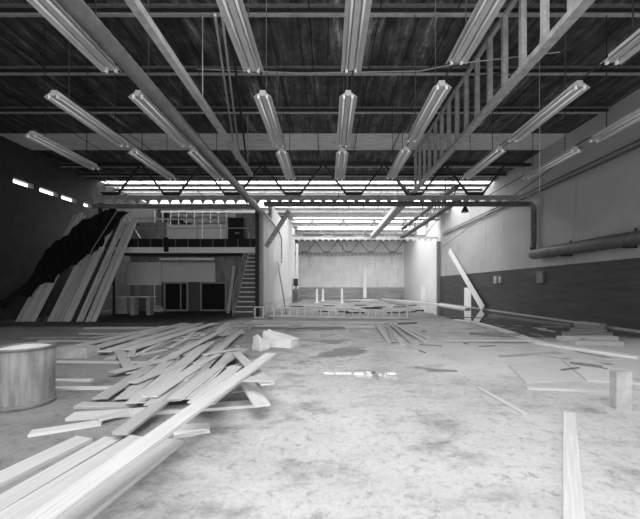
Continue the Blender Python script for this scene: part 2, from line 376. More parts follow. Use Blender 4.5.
# cable slanting down on right
tag(origin(MB().tube([(10.3, 13.4, 7.2), (10.3, 30, 5.1)], .025, 6).build('wall_cable', 'mid_steel'), (10.3, 20, 6)), 'thin cable slanting across the bright upper right wall', 'cable')
tag(origin(MB().tube([P(197, 69, 9), P(300, 73, 9.2), P(420, 71, 9), P(455, 64, 8.7), P(560, 52, 7.9)], .014, 6).build('overhead_wire', 'light_steel'), P(300, 70, 9)), 'thin pale wire strung across under the nearest visible purlin', 'wire')
tag(origin(MB().bar((5.64, 8.8, ZR-.1), (5.64, 8.8, 4.0), .012, .012).build('drop_cord', 'light_steel'), (5.64, 8.8, 6)), 'single thin cord dangling from the dark roof right of the girder', 'cord')

# ---------------------------------------------------------------- fluorescent fixtures
FZ, FLn = H+3.64, 2.26
def make_fixture():
    e = empty('fluorescent_fixture', (0, 0, 0), '', 'light fixture')
    # reflector: bent sheet with shallow wings (open below)
    prof = [(-.17, 0), (-.165, 0), (-.06, .075), (-.04, .03), (.04, .03), (.06, .075), (.165, 0), (.17, 0), (.17, .012), (.065, .09), (-.065, .09), (-.17, .012)]
    rf = MB().prism(prof, FLn).build('reflector', 'enamel', e)
    MB().box((-.055, .02, .092), (.055, FLn-.02, .15)).build('ballast_housing', 'enamel', e)
    for s_ in (-1, 1):
        MB().tube([(s_*.08, .06, .02), (s_*.08, FLn-.06, .02)], .019, 10).build('tube', 'tube', e, True)
    for y in (.01, FLn-.05):
        for s_ in (-1, 1): MB().box((s_*.08-.022, y, -.015), (s_*.08+.022, y+.04, .06)).build('lamp_holder', 'white_paint', rf)
    for y in (.4, FLn-.4):
        MB().bar((0, y, .15), (0, y, ZR-FZ-.001), .015, .015).build('hanger_rod', 'dark_steel', e)
    return e
rows = {'L2': -5.28, 'L1': -3.64-.02, 'A': -1.256, 'B': .39, 'C': 2.09, 'D': 4.62, 'E': 6.66}
st = {1: 3.34, 2: 6.33, 3: 8.97}
who = {'L2': 'leftmost full row', 'L1': 'row crossing beside the round duct', 'A': 'row left of centre', 'B': 'central row', 'C': 'row right of centre beside the girder', 'D': 'row right of the lattice girder', 'E': 'row nearest the right wall'}
pos = {1: 'nearest', 2: 'middle', 3: 'farthest'}
protof = make_fixture(); first = True
def putf(x, y, label):
    global first
    o = protof if first else copy_tree(protof); first = False
    o.location = (x, y, FZ); o['label'] = label; o['group'] = 'white twin-tube fluorescent fixtures'
for rname, x in rows.items():
    for k_, y in st.items():
        if rname in ('L2', 'E') and k_ == 1: continue
        if rname in ('L2', 'E'): ps = 'nearer' if k_ == 2 else 'farther'
        else: ps = pos[k_]
        if rname in 'CDE': y -= {1: .2, 2: .3, 3: .1}[k_]
        putf(x, y, 'unlit white twin-tube fixture, %s in the %s' % (ps, who[rname]))
putf(-7.19, 7.98, 'unlit white twin-tube fixture hanging alone at the far left edge')
# conduits above the fixture rows
for rname, x in rows.items():
    o = MB().tube([(x+.05, 5.0 if rname not in ('L2', 'E') else 7, FZ+.19), (x+.05, 14.2, FZ+.19)], .014, 6).build('conduit', 'dark_steel')
    tag(origin(o, (x, 9, FZ+.19)), 'thin dark conduit feeding the fixtures of the %s' % who[rname], 'conduit')

# ---------------------------------------------------------------- column and braces
cl = empty('steel_column', (-3.5, 17.0, 0), 'tall dark steel column beside the stair carrying the front beam', 'column')
lo(MB().box((-3.72, 16.86, .0), (-3.68, 17.14, 5.54)).box((-3.56, 16.86, .0), (-3.52, 17.14, 5.54)).box((-3.68, 16.98, 0), (-3.56, 17.02, 5.54)).box((-3.8, 16.8, 0), (-3.45, 17.2, .03)).build('shaft', 'dark_steel', cl), cl)
tag(origin(MB().tube([(-3.4, 16.72, 0), (-3.4, 16.72, 5.5)], .085, 12).build('downpipe', 'light_steel', None, True), (-3.4, 16.72, 0)), 'pale round pipe standing in front of the dark column', 'pipe')
tag(origin(MB().tube([P(266, 247, 16.9), P(289, 211, 16.9)], .12, 12, ribs=.1, ribr=.006).build('knee_brace', 'light_steel'), P(277, 228, 16.9)), 'grey knee brace rising from column to the round duct', 'brace')
tag(origin(MB().tube([(-3.3, 17.0, 5.35), (-3.3, 22, 5.3), (-3.3, 23.5, 4.9), (-3.3, 23.5, 3.2), (-3.3, 22.2, 2.7)], .06, 8).build('wall_pipe', 'light_steel'), (-3.3, 22, 4)), 'bent pipe fixed high on the white partition behind the column', 'pipe')
tag(origin(MB().box((XR-.3, 30.75, 0), (XR-.02, 31.05, 5.75)).build('wall_column', 'grey_steel'), (XR-.16, 30.9, 0)), 'dark narrow column against the right wall under the second truss', 'column')
tag(origin(MB().box((-12.3, 17.65, 4.06), (-12.05, 17.9, 6.0)).build('steel_column', 'dark_steel'), (-12.2, 17.2, 0)), 'dark column at the left end of the upper deck', 'column')

# ---------------------------------------------------------------- upper deck, rooms, stair
XM0, XM1, YM = -12.4, -4.95, 17.4
YW = 20.8
md = empty('mezzanine_deck', (-8, YM, 3.3), 'raised upper deck with white edge beam and dark joist band above the left rooms', 'mezzanine')
lo(MB().box((XM0, YM, 3.3), (XM1+1.22, YM+.12, 3.6)).build('edge_beam', 'white_paint', md), md)
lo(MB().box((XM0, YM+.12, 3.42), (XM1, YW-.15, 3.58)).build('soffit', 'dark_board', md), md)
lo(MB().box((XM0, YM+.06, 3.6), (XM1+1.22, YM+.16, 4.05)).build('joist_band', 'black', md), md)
lo(MB().box((XM0, YM+.16, 3.95), (XM1, YW-.15, 4.05)).build('deck_boards', 'grey_steel', md), md)
for i in range(13):
    x = XM0+.35+i*.66
    lo(MB().box((x, YM+.03, 3.62), (x+.05, YM+.06, 4.03)).build('stiffener', 'mid_steel', md), md)
rl = empty('guard_rail', (-8, YM+.1, 4.05), 'thin pale guard rail along the front of the upper deck', 'railing')
lo(MB().bar((XM0, YM+.1, 4.62), (XM1+1.2, YM+.1, 4.62), .04, .04).build('mid_rail', 'light_steel', rl), rl)
lo(MB().bar((XM0, YM+.1, 5.15), (-6.9, YM+.1, 5.15), .04, .04).build('top_rail', 'light_steel', rl), rl)
for x in (-12.3, -10.9, -8.48, -6.95, -5.4):
    lo(MB().bar((x, YM+.1, 4.05), (x, YM+.1, 5.17 if x < -6.9 else 4.62), .05, .05).build('post', 'light_steel', rl), rl)
lo(MB().bar(P(127, 217, YM), P(140, 238, YM), .09, .05).build('corner_brace', 'light_steel', rl), rl)
tag(origin(MB().box((-8.6, YM-.12, 3.35), (-8.4, YM-.001, 4.1)).build('hanger_bracket', 'black'), (-8.5, YM-.06, 3.7)), 'black hanger bracket on the front edge of the upper deck', 'bracket')
# back wall of deck: panels below, open sash grid above
w = MB().box((XM0, YW-.1, 2.98+.3), (XM1+.1, YW, 4.05)).box((XM0, YW-.1, 1.8), (-7.1, YW, 3.28))
w.box((-12.4, YW-.1, .0), (-10.9, YW, 1.8)).box((-7.1, YW-.1, 1.8), (XM1+.1, YW, 3.28)).box((-8.35, YW-.1, 0), (-8.1, YW, 1.8))
w.box((-6.45, YW-.1, 0), (XM1+.1, YW, 1.8))
struct(w.build('wall_office', 'interior'))
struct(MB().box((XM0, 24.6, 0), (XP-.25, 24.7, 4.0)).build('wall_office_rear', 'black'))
tag(origin(MB().box((P(127, 0, 20.6).x, 20.6, 1.62), (P(161, 0, 20.6).x, 20.69, 3.05)).build('wall_board', 'white_paint'), (-11.5, 20.6, 1.6)), 'stained pale wall board under the deck, left of two', 'panel')
tag(origin(MB().box((P(161.6, 0, 20.6).x, 20.6, 1.82), (P(215, 0, 20.6).x, 20.69, 3.05)).build('wall_board', 'white_paint'), (-9, 20.6, 1.8)), 'stained pale wall board under the deck above the dark openings', 'panel')
# upper partition panels with gap where door is dark
pn = [(-12.3, -10.1, 5.55, 'interior'), (-10.05, -7.9, 5.35, 'white_paint'), (-7.85, -6.75, 5.35, 'white_paint'), (-6.7, -5.85, 5.3, 'white_paint')]
for i, (a, b, zt, mm) in enumerate(pn):
    tag(origin(MB().box((a, YW-.1, 4.06), (b, YW-.04, zt)).box((a, YW-.13, 4.06), (a+.05, YW-.1, zt)).box((b-.05, YW-.13, zt-.06), (b, YW-.1, zt)).build('partition_panel', mm), ((a+b)/2, YW, 4.06)),
        ['dingy partition panel at the left end of the upper deck', 'wide white partition panel left of middle on the upper deck', 'white partition panel in the middle of the upper deck', 'white partition panel left of the black cabinet'][i], 'panel')
tag(origin(MB().box((-5.8, YW-.1, 4.06), (-4.5, YW-.04, 6.1)).build('partition_panel', 'interior'), (-5.2, YW, 4.06)), 'grey panel behind the black cabinet at the stair head', 'panel')
sg = empty('sash_grid', (-8, YW, 5.35), 'white open sash window grid above the upper deck partitions', 'window')
m = MB(); x = -10.9
lo(MB().bar((-10.9, YW-.07, 5.38), (-5.9, YW-.07, 5.38), .05, .06).bar((-10.9, YW-.07, 5.75), (-5.9, YW-.07, 5.75), .05, .05).bar((-10.9, YW-.07, 6.4), (-5.9, YW-.07, 6.4), .05, .06).build('sash_rail', 'white_paint', sg), sg)
for i in range(11):
    x = -10.9+.5*i
    lo(MB().bar((x, YW-.07, 5.36), (x, YW-.07, 6.4), .05, .05).build('glazing_bar', 'white_paint', sg), sg)
bc = empty('cabinet', (-4.9, 17.9, 4.05), 'black square cabinet at the right end of the upper deck', 'cabinet')
bx0, bx1 = P(229, 0, 17.8).x, P(244.5, 0, 17.8).x
lo(MB().box((bx0, 17.6, 4.06), (bx1, 18.1, 5.2)).build('cabinet_body', 'black', bc), bc)
lo(MB().box((bx0+.03, 17.57, 4.1), (bx1-.03, 17.6, 4.6)).build('cabinet_door', 'black', bc), bc)
lo(MB().box((bx0+.4, 17.54, 4.35), (bx0+.62, 17.57, 4.39)).build('handle', 'light_steel', bc), bc)
# under deck: light window openings frame with mullions
for i, (a, b, nm) in enumerate(((163.5, 188, 'dark opening with a white frame left of the grey panel under the deck'), (200, 226.5, 'wide dark opening with a pale frame nearest the stair under the deck'))):
    x0, x1 = P(a, 0, 20.5).x, P(b, 0, 20.5).x
    e = empty('window_opening_frame', (x0, 20.55, 0), nm, 'window frame')
    m = MB().box((x0, 20.5, .0), (x0+.1, 20.65, 1.8)).box((x1-.1, 20.5, 0), (x1, 20.65, 1.8)).box((x0+.1, 20.5, 1.72), (x1-.1, 20.65, 1.8)).box((x0+.1, 20.5, 0), (x1-.1, 20.65, .1))
    lo(m.build('frame', 'light_steel', e), e)
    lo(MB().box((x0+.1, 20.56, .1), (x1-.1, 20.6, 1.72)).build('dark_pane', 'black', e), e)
    if i == 0:
        xm = P(180, 0, 20.5).x; lo(MB().box((xm, 20.5, .1), (xm+.07, 20.56, 1.72)).build('mullion', 'light_steel', e), e)
tag(origin(MB().box((P(188.5, 0, 20.5).x, 20.5, 0), (P(199.5, 0, 20.5).x, 20.6, 1.8)).build('infill_panel', 'mid_steel'), (-8.5, 20.5, 0)), 'grey infill panel between the two dark openings under the deck', 'panel')
us = empty('strip_light', P(187, 259.5, 18.2), 'unlit strip light fixed crosswise under the upper deck', 'light fixture')
MB().box((-1.5, -.05, 0), (1.5, .05, .09)).build('housing', 'white_paint', us)
MB().tube([(-1.45, 0, -.02), (1.45, 0, -.02)], .02, 8).build('tube', 'tube', us)
for x in (-1.2, 1.2): MB().bar((x, 0, .09), (x, 0, .4), .02, .02).build('hanger', 'dark_steel', us)
# workbench counter
wb = empty('counter', (-11, 17.6, 0), 'pale grey work counter with open front under the deck beside the leaning boards', 'counter')
def at(x, y, Y): return P(x, y, Y)
lo(MB().box((at(112, 0, 17.6).x, 17.5, .95), (at(151, 0, 17.6).x, 18.1, 1.0)).build('counter_top', 'white_paint', wb), wb)
lo(MB().box((at(112, 0, 17.6).x, 17.52, .08), (at(127.5, 0, 17.6).x, 18.0, .95)).build('cupboard', 'light_steel', wb), wb)
for a, b in ((131, 135.5), (147, 150.5)):
    lo(MB().box((at(a, 0, 17.6).x, 17.52, .0), (at(b, 0, 17.6).x, 17.9, .95)).build('leg_panel', 'light_steel', wb), wb)
# stair
sx0, sx1 = -4.82, -3.8
sr = empty('staircase', (-4.3, 16.4, 0), 'steep open-railed staircase climbing to the upper deck beside the column', 'stairs')
N = 16; y0, y1, zt = 16.9, 20.5, 4.0
for i in range(N):
    z = zt*(i+1)/N; y = y0+(y1-y0)*i/N
    lo(MB().box((sx0+.05, y-.03, z-.05), (sx1-.05, y+(y1-y0)/N+.02, z)).build('tread', 'white_paint', sr), sr)
    lo(MB().box((sx0+.05, y+.0, z-zt/N+.0), (sx1-.05, y+.015, z-.05)).build('riser', 'mid_steel', sr), sr)
for x in (sx0, sx1):
    lo(MB().bar((x, y0-.1, .1), (x, y1, zt), .04, .28).build('stringer', 'light_steel', sr), sr)
lo(MB().bar((sx0-.05, y0-.1, 1.0), (sx0-.05, y1, zt+.95), .05, .05).build('handrail', 'light_steel', sr), sr)
lo(MB().bar((sx0-.05, y0-.1, .55), (sx0-.05, y1, zt+.5), .04, .04).build('middle_rail', 'light_steel', sr), sr)
for t_ in (0.0, .33, .66, .97):
    y = y0+(y1-y0)*t_; z = zt*t_
    lo(MB().bar((sx0-.05, y, z), (sx0-.05, y, z+1.05), .04, .04).build('baluster', 'light_steel', sr), sr)

# ---------------------------------------------------------------- leaning board rack
YB0, YT0, ZT0 = 14.0, 17.0, 4.85
dirv = Vector((0, YT0-YB0, ZT0)).normalized(); nrm = Vector((0, -ZT0, YT0-YB0)).normalized()
def onplane(px, py, off=0):
    # pixel ray with plane through (.,YB0,0), offset off towards viewer
    d = Vector(((px-VX)/F, 1, (VY-py)/F)); o_ = Vector((0, 0, H)); p0 = Vector((0, YB0, 0))+nrm*off
    t = (p0-o_).dot(nrm)/d.dot(nrm); return o_+d*t
def oriented(name, mat, p, q, w, th, up):
    p = Vector(p); q = Vector(q); L = (q-p).length; d = (q-p)/L; up = Vector(up); r_ = d.cross(up).normalized(); u = r_.cross(d).normalized()
    m = MB(); jit = random.uniform(-.2, .2)*w
    m.box((-L/2, -w/2, -th/2), (L/2, w/2, th/2))
    for v in m.bm.verts:
        if v.co.x > 0 and v.co.y > 0: v.co.x += jit
    o = m.build(name, mat)
    R = Matrix((d, -r_, u)).transposed().to_4x4(); R.translation = (p+q)/2; o.matrix_world = R
    return o
lean = [(21,.19,.45),(26,.19,.7),(31,.19,.55),(36,.19,.2),(52,.19,.2),(57,.19,.6),(62,.19,0),(67,.19,.2),(71.5,.15,0),(80.6,.13,.15),(84.1,.12,.0),(90.5,.2,.1),(96,.2,.15),(44,.1,.3),(76.3,.13,.1)]
for i, (px, wd_, ex) in enumerate(lean):
    b = FL(px, 322); X = b.x
    dark = i >= 13
    L = 5.7+ex+random.uniform(-.1, .1)
    p = Vector((X, YB0+random.uniform(-.02, .02), .03)); q = p+dirv*L
    o = oriented('leaning_board', 'dark_board' if dark else 'siding', p, q, wd_, .03, nrm)
    if dark: tag(o, 'dark narrow board leaning in a gap between pale boards of the left rack', 'board', 'dark boards in the leaning stack')
    elif px < 40: tag(o, 'long pale board leaning at the left of the black sheet, lower half uncovered', 'board', 'leaning boards left of the dark gap')
    elif px < 75: tag(o, 'long board leaning in the middle of the stack under the black sheet', 'board', 'leaning boards in the middle of the stack')
    else: tag(o, 'long clean board leaning at the uncovered right side of the left stack', 'board', 'leaning boards at the right side')
rk = empty('lumber_rack', (-11, 17.1, 0), 'dark steel rack behind the leaning boards at the left', 'rack')
lo(MB().bar((-12.8, 17.22, 4.75), (-9.8, 17.22, 4.75), .08, .08).build('rack_rail', 'dark_steel', rk), rk)
for x in (-12.6, -11.2): lo(MB().bar((x, 17.26, 0), (x, 17.26, 4.75), .08, .08).build('rack_post', 'dark_steel', rk), rk)
# black tarp draped over the boards
top = [(0, 300), (30, 280), (45, 250), (60, 240), (75, 226), (98, 213), (112, 209), (130, 211)]
bot = [(0, 308), (26, 296), (55, 280), (62, 272), (78, 262), (97, 249), (103, 243), (112, 226)]
def interp(pl, u):
    t = u*(len(pl)-1); i = min(int(t), len(pl)-2); f = t-i
    return (pl[i][0]*(1-f)+pl[i+1][0]*f, pl[i][1]*(1-f)+pl[i+1][1]*f)
m = MB(); NU, NV = 60, 24; G = []
for i in range(NU+1):
    row = []
    a, b = interp(top, i/NU), interp(bot, i/NU)
    a = (a[0], a[1]+math.sin(i*1.3)*1.0+math.sin(i*.47)*1.4); b = (b[0]+math.sin(i*.9)*1.2, b[1]+math.sin(i*.8)*2.2+random.uniform(-1, 1))
    for j in range(NV+1):
        f = j/NV; off = .07+.05*math.sin(i*.9+j*.35)*math.sin(j*.5)+.03*math.sin(i*2.1)+random.uniform(0, .015)
        row.append(onplane(a[0]*(1-f)+b[0]*f, a[1]*(1-f)+b[1]*f, max(.04, off)+.02))
    G.append(row)
vb = [[m.bm.verts.new(p) for p in r_] for r_ in G]; vt = [[m.bm.verts.new(p+nrm*.008) for p in r_] for r_ in G]
for A, fl in ((vb, 0), (vt, 1)):
    for i in range(NU):
        for j in range(NV): m.bm.faces.new((A[i][j], A[i+1][j], A[i+1][j+1], A[i][j+1]))
tp = m.build('black_tarpaulin', 'tarp', None, True)
tag(origin(tp, onplane(80, 255)), 'crumpled black sheet draped over the leaning boards', 'tarpaulin')
tag(origin(MB().tube([onplane(117, 211, .2), onplane(95, 245, .2), onplane(88, 258, .2)], .02, 6).build('rope', 'light_steel'), onplane(100, 240, .2)), 'pale rope tied down across the black sheet', 'rope')

# ---------------------------------------------------------------- heightfield stacking of loose planks
GXO, GYO, CS = -16.0, 0.0, .04
HFd = np.zeros((int(28/CS), int(48/CS)))
def cells(p, q, w, n, m_):
    d = Vector((q.x-p.x, q.y-p.y)); L = d.length; d /= L; s_ = Vector((-d.y, d.x))
    T = np.linspace(0, 1, n)[:, None]; W = np.linspace(-w/2, w/2, m_)[None, :]
    X = p.x+(q.x-p.x)*T+s_.x*W; Y = p.y+(q.y-p.y)*T+s_.y*W
    I = np.clip(((X-GXO)/CS).astype(int), 0, HFd.shape[0]-1); J = np.clip(((Y-GYO)/CS).astype(int), 0, HFd.shape[1]-1)
    return I, J
def settle(p, q, w, th):
    L = (q-p).length; n = max(4, int(L/CS*1.6)); mm = max(3, int(w/CS*2)+2)
    I, J = cells(p, q, w+.05, n, mm); h = HFd[I, J].max(axis=1); t = np.linspace(0, 1, n)
    # supporting line: upper hull edge over t=.5
    hull = []
    for k in range(n):
        while len(hull) > 1:
            (x1, y1), (x2, y2) = hull[-2], hull[-1]
            if (y2-y1)*(t[k]-x2) <= (h[k]-y2)*(x2-x1): hull.pop()
            else: break
        hull.append((t[k], h[k]))
    for (x1, y1), (x2, y2) in zip(hull, hull[1:]):
        if x1 <= .5 <= x2: break
    s_ = (y2-y1)/max(x2-x1, 1e-6); mx = .07*L; s_ = max(-mx, min(mx, s_)); a = float((h-s_*t).max())
    z = a+s_*t
    HFd[I, J] = np.maximum(HFd[I, J], (z+th)[:, None])
    return a+.002, a+s_+.002
def plank(p, q, w, th, mat, label, cat='plank', group=None, name='loose_plank', pix=True):
    if pix:
        (x1, y1), (x2, y2) = p, q
        A, B = FL(x1, y1), FL(x2, y2); ea = eb = 0
        best = (9, None)
        for _ in range(10):
            sv = HFd.copy(); za, zb_ = settle(A, B, w, th); HFd[:] = sv
            er = abs(ea-za-th)+abs(eb-zb_-th)
            if er < best[0]: best = (er, A.copy(), B.copy())
            ea = (ea+min(za+th, .7))/2; eb = (eb+min(zb_+th, .7))/2
            A, B = FL(x1, y1, ea), FL(x2, y2, eb); A.z = B.z = 0
        A, B = best[1], best[2]
    else: A, B = Vector((p[0], p[1], 0)), Vector((q[0], q[1], 0))
    za, zb_ = settle(A, B, w, th)
    A.z = za+th/2; B.z = zb_+th/2
    o = oriented(name, mat, A, B, w, th, (0, 0, 1)); tag(o, label, cat, group); return o

# lower layers, left middle ground
G1 = 'boards strewn in the big left heap'
L1_ = 'loose weathered board strewn in the big heap between drum and leaning stack'
plank((24, 346), (92, 347), .3, .05, 'wood_grey', 'wide grey board lying crosswise just behind the drum')
plank((56, 361), (200, 362.5), .1, .03, 'wood_pale', 'thin pale strip running crosswise right of the drum rim')
plank((85, 327.5), (152, 327), .18, .04, 'wood', 'pale board lying crosswise below the grey counter')
plank((80, 333), (137, 333), .16, .04, 'wood', 'second crosswise board just before the one below the counter')
plank((26, 328), (80, 331), .2, .04, 'wood_grey', 'grey board lying crosswise at the foot of the leaning stack')
plank((25, 337), (95, 336), .2, .04, 'wood_grey', 'grey board lying crosswise between leaning stack and drum')
plank((40, 340), (125, 341), .14, .03, 'wood', 'slim board lying crosswise behind the drum and wide grey board')
plank((53, 379.5), (92, 379.5), .1, .03, 'wood_pale', 'short pale strip beside the drum at mid height')
plank((53, 387.5), (150, 386), .09, .03, 'wood_pale', 'long pale strip beside the drum below the short one')
POLY = [(-2.7, 4.5), (-6.1, 8.5), (-6.0, 13.6), (-3.3, 13.2), (-2.5, 9), (-1.5, 6), (-1.1, 4.7)]
def inside(x, y):
    c = False
    for (x1, y1), (x2, y2) in zip(POLY, POLY[1:]+POLY[:1]):
        if (y1 > y) != (y2 > y) and x < (x2-x1)*(y-y1)/(y2-y1)+x1: c = not c
    return c
def free(p, q, w):
    I, J = cells(p, q, w+.03, int((q-p).length/CS*1.5)+3, max(3, int(w/CS*2)+2)); return HFd[I, J].max() == 0
cnt = 0
for tr in range(9000):
    if cnt >= 105: break
    big = tr < 5000
    X = random.uniform(-6.2, -.9); Y = random.uniform(4.4, 13.4); L = random.uniform(1.8, 4.2) if big else random.uniform(.5, 1.6)
    a = math.radians(90+random.gauss(6, 5 if big else 12))
    d = Vector((math.cos(a), math.sin(a)))*L/2; w_ = random.uniform(.14, .28) if big else random.uniform(.07, .16)
    if not (inside(X, Y) and inside(X+d.x*.85, Y+d.y*.85) and inside(X-d.x*.85, Y-d.y*.85)): continue
    if not free(Vector((X-d.x, Y-d.y)), Vector((X+d.x, Y+d.y)), w_): continue
    plank((X-d.x, Y-d.y), (X+d.x, Y+d.y), w_, random.uniform(.016, .024), 'wood', L1_, 'plank', G1, pix=False); cnt += 1
cnt = 0
while cnt < 16:
    X = random.uniform(-6, -1.2); Y = random.uniform(5, 13); L = random.uniform(1, 3); a = math.radians(90+random.gauss(0, 22)); d = Vector((math.cos(a), math.sin(a)))*L/2
    if not (inside(X+d.x, Y+d.y) and inside(X-d.x, Y-d.y)): continue
    plank((X-d.x, Y-d.y), (X+d.x, Y+d.y), random.uniform(.1, .22), .018, 'wood', L1_, 'plank', G1, pix=False); cnt += 1
plank((78, 404), (132, 404.5), .16, .03, 'wood', 'short board end poking left above the crosswise foreground board')
plank((70, 414), (260, 402), .2, .035, 'wood_pale', 'long crosswise board across the foreground heap')
plank((30, 432), (102, 419), .13, .03, 'wood_pale', 'narrow pale board right of the drum foot, pointing at the heap')
plank((98, 418), (128, 411), .12, .025, 'wood', 'short board continuing the narrow pale one by the drum')
# the four long boards of the upper heap
for i, (p, q, w_) in enumerate((((20+75, 347), (184, 323), .3), ((104, 351), (197, 324), .3), ((128, 349), (214, 323.5), .3), ((60, 349), (165, 326), .25))):
    plank(p, q, w_, .03, 'wood_pale', 'long straight board laid side by side in the upper heap towards the openings', 'plank', 'parallel boards of the upper heap')
for p, q, w_ in (((124, 398), (178, 352), .22), ((136, 402), (205, 345), .25), ((155, 404), (225, 342), .25), ((172, 400), (238, 330), .22), ((182, 380), (246, 327), .16), ((100, 398), (150, 366), .2), ((190, 398), (232, 352), .2), ((160, 362), (222, 330), .2), ((112, 372), (176, 356), .2)):
    plank(p, q, w_, .018, 'wood', 'board lying lengthwise in the heap behind the crosswise foreground board', 'plank', 'lengthwise heap boards behind the crosswise board')
for i in range(10):
    x = random.uniform(110, 250); y = random.uniform(335, 392); 
    b = FL(x, y); L = random.uniform(.4, 1.6); a = math.radians(random.uniform(20, 110)); d = Vector((math.cos(a), math.sin(a)))*L/2
    plank((b.x-d.x, b.y-d.y), (b.x+d.x, b.y+d.y), random.uniform(.06, .16), .02, 'wood', 'short broken offcut lying on top of the big left heap', 'offcut', 'offcuts on the left heap', 'board_offcut', False)
for p, q in (((196, 402), (236, 366)), ((206, 403), (250, 368)), ((176, 398), (215, 368)), ((150, 396), (196, 366))):
    plank(p, q, .2, .018, 'wood_pale', 'pale board in the low part of the heap under the long bright plank', 'plank', 'pale boards under the long plank')
plank((240, 372), (262, 404), .18, .025, 'wood', 'short board tilted at the right end of the heap')
plank((236, 352), (268, 384), .16, .02, 'wood_pale', 'pale board angled at the right rim of the heap')
plank((228, 378), (278, 379), .2, .02, 'wood', 'crosswise board at the right rim of the heap')
plank((-60, 506), (84, 437), .2, .035, 'wood_pale', 'foremost left board with a rounded end, nearest the drum')
plank((-60, 537), (114, 436.5), .19, .035, 'wood_pale', 'second foreground board with a rounded end, between its neighbours')
plank((-12, 535), (140, 439), .26, .035, 'wood_pale', 'wide foreground board just left of the long bright plank')
plank((70, 517), (175, 438), .18, .035, 'wood_pale', 'board lying under the long bright plank at the lower edge')
plank((120, 432), (160, 402), .16, .03, 'wood', 'board bridging from the foreground boards to the heap')
plank((15, 535), (271, 353), .17, .03, 'wood_pale', 'long bright plank running diagonally over the whole heap')
# white sheets
def chunk(name, px, py, w_, d_, h_, rz, label, mat='foam', cat='foam block', tilt=0):
    b = FL(px, py); m = MB().box((-w_/2, -d_/2, 0), (w_/2, d_/2, h_)); 
    bmesh.ops.subdivide_edges(m.bm, edges=m.bm.edges, cuts=3, use_grid_fill=True)
    for v in m.bm.verts:
        v.co.x += random.uniform(-.03, .03)*w_; v.co.y += random.uniform(-.02, .02)
        if v.co.z > .01: v.co.z *= 1+random.uniform(-.08, .08); v.co.z *= 1-.5*(v.co.x/w_+.5); v.co.y *= 1-.35*v.co.z/h_
    o = m.build(name, mat); o.location = (b.x, b.y, .004); o.rotation_euler = (0, tilt, rz); return tag(o, label, cat)
chunk('foam_block', 280, 346, .85, .45, .38, -.35, 'larger crumpled white block at the right of the left heap')
chunk('foam_block', 261, 350, .3, .3, .36, .9, 'smaller peaked white block beside the larger one')
chunk('crumpled_sheet', 192, 432, .34, .22, .07, .4, 'crumpled pale sheet on the floor under the long bright plank', 'wood_pale', 'sheet')
# concrete lump block behind the drum
tag(origin(MB().box((P(57, 0, 7.0).x, 6.9, 0.003), (P(90, 0, 7.0).x, 7.3, .22)).build('concrete_block', 'concrete'), P(73, 355, 7)), 'low rough concrete block just right behind the drum', 'block')

# centre: plank stack + ladder + fan
for i, (a, b) in enumerate((((252, 327), (345, 327)), ((255, 325.5), (380, 326)))):
    plank(a, b, .25, .06, 'wood_grey' if i == 0 else 'wood_pale', ['short grey timber at the bottom of the stack before the ladder', 'long pale timber in the stack before the ladder'][i])
plank((252, 320.5), (387, 322.5), .22, .06, 'wood_pale', 'topmost pale timber of the stack before the ladder')
plank((385, 323), (416, 322), .12, .06, 'wood_grey', 'short grey timber end right of the ladder')
for i, (p, q) in enumerate((((377, 325), (389, 341)), ((385, 324), (403, 344)), ((390, 323), (413, 343)), ((394, 323), (426, 342)), ((388, 324), (394, 341)), ((399, 325), (428, 338)))):
    plank(p, q, .13, .03, 'wood_pale' if i % 2 else 'wood', 'slim board fanned out to the right before the ladder', 'plank', 'fanned boards before the ladder')
YLd = 15.3
ld = empty('ladder', (0, YLd, 0), 'long pale ladder resting on its edge across the middle of the floor', 'ladder')
def lp(px, py): return P(px, py, YLd)
xa, xb = lp(270, 0).x, lp(411, 0).x
def ladd(x, z0): return Vector((x, YLd, z0))
lo(MB().bar((xa, YLd, .56), (xb, YLd, .40), .07, .07).build('side_rail', 'white_paint', ld), ld)
lo(MB().bar((xa, YLd, .16), (xb, YLd, .036), .07, .07).build('side_rail', 'white_paint', ld), ld)
for i in range(18):
    t = (i+.5)/18; x = xa+(xb-xa)*t
    lo(MB().bar((x, YLd, .16-.13*t+.03), (x, YLd, .56-.16*t-.03), .06, .06).build('rung', 'white_paint', ld), ld)
tag(origin(MB().box((xa-.05, YLd-.18, .0), (xa+.1, YLd+.2, .125)).build('timber_block', 'wood_grey'), (xa, YLd, 0)), 'grey timber block propping the left end of the ladder', 'block')
fr = empty('small_frame', P(259, 314, 15.9), 'small white open frame standing at the foot of the column', 'frame'); fr.location.z = 0
MB().box((-.22, -.03, 0), (-.17, .03, .56)).build('upright', 'white_paint', fr); MB().box((.17, -.03, 0), (.22, .03, .56)).build('upright', 'white_paint', fr)
MB().box((-.17, -.03, .5), (.17, .03, .56)).build('crossbar', 'white_paint', fr); MB().box((-.17, -.03, 0), (.17, .03, .05)).build('crossbar', 'white_paint', fr)
# leaning single boards
tag(oriented('leaning_board', 'wood_pale', FL(228, 314)+Vector((0, 0, .05)), P(234, 266, 19.4), .16, .05, (0, -1, .2)), 'pale pole-like board leaning left of the staircase', 'board')
tag(oriented('leaning_board', 'wood_grey', Vector((-2.35, 18.6, .02)), Vector((-3.33, 21.9, 3.1)), .2, .05, (1, 0, .3)), 'grey board leaning on the white partition behind the column', 'board')
tag(oriented('leaning_plank', 'wood_pale', FL(483, 310)+Vector((-.0, 0, .1)), Vector((10.3, 28.0, 4.6)), .4, .07, (-1, 0, .2)), 'broad long plank leaning steeply on the right wall', 'plank')
tag(oriented('leaning_board', 'white_paint', Vector((P(365, 0, 44).x, 44.2, .03)), Vector((P(365, 0, 44).x+.15, 45.4, 4.3)), .45, .06, (0, -1, .2)), 'white board standing against the streaked back wall', 'board')
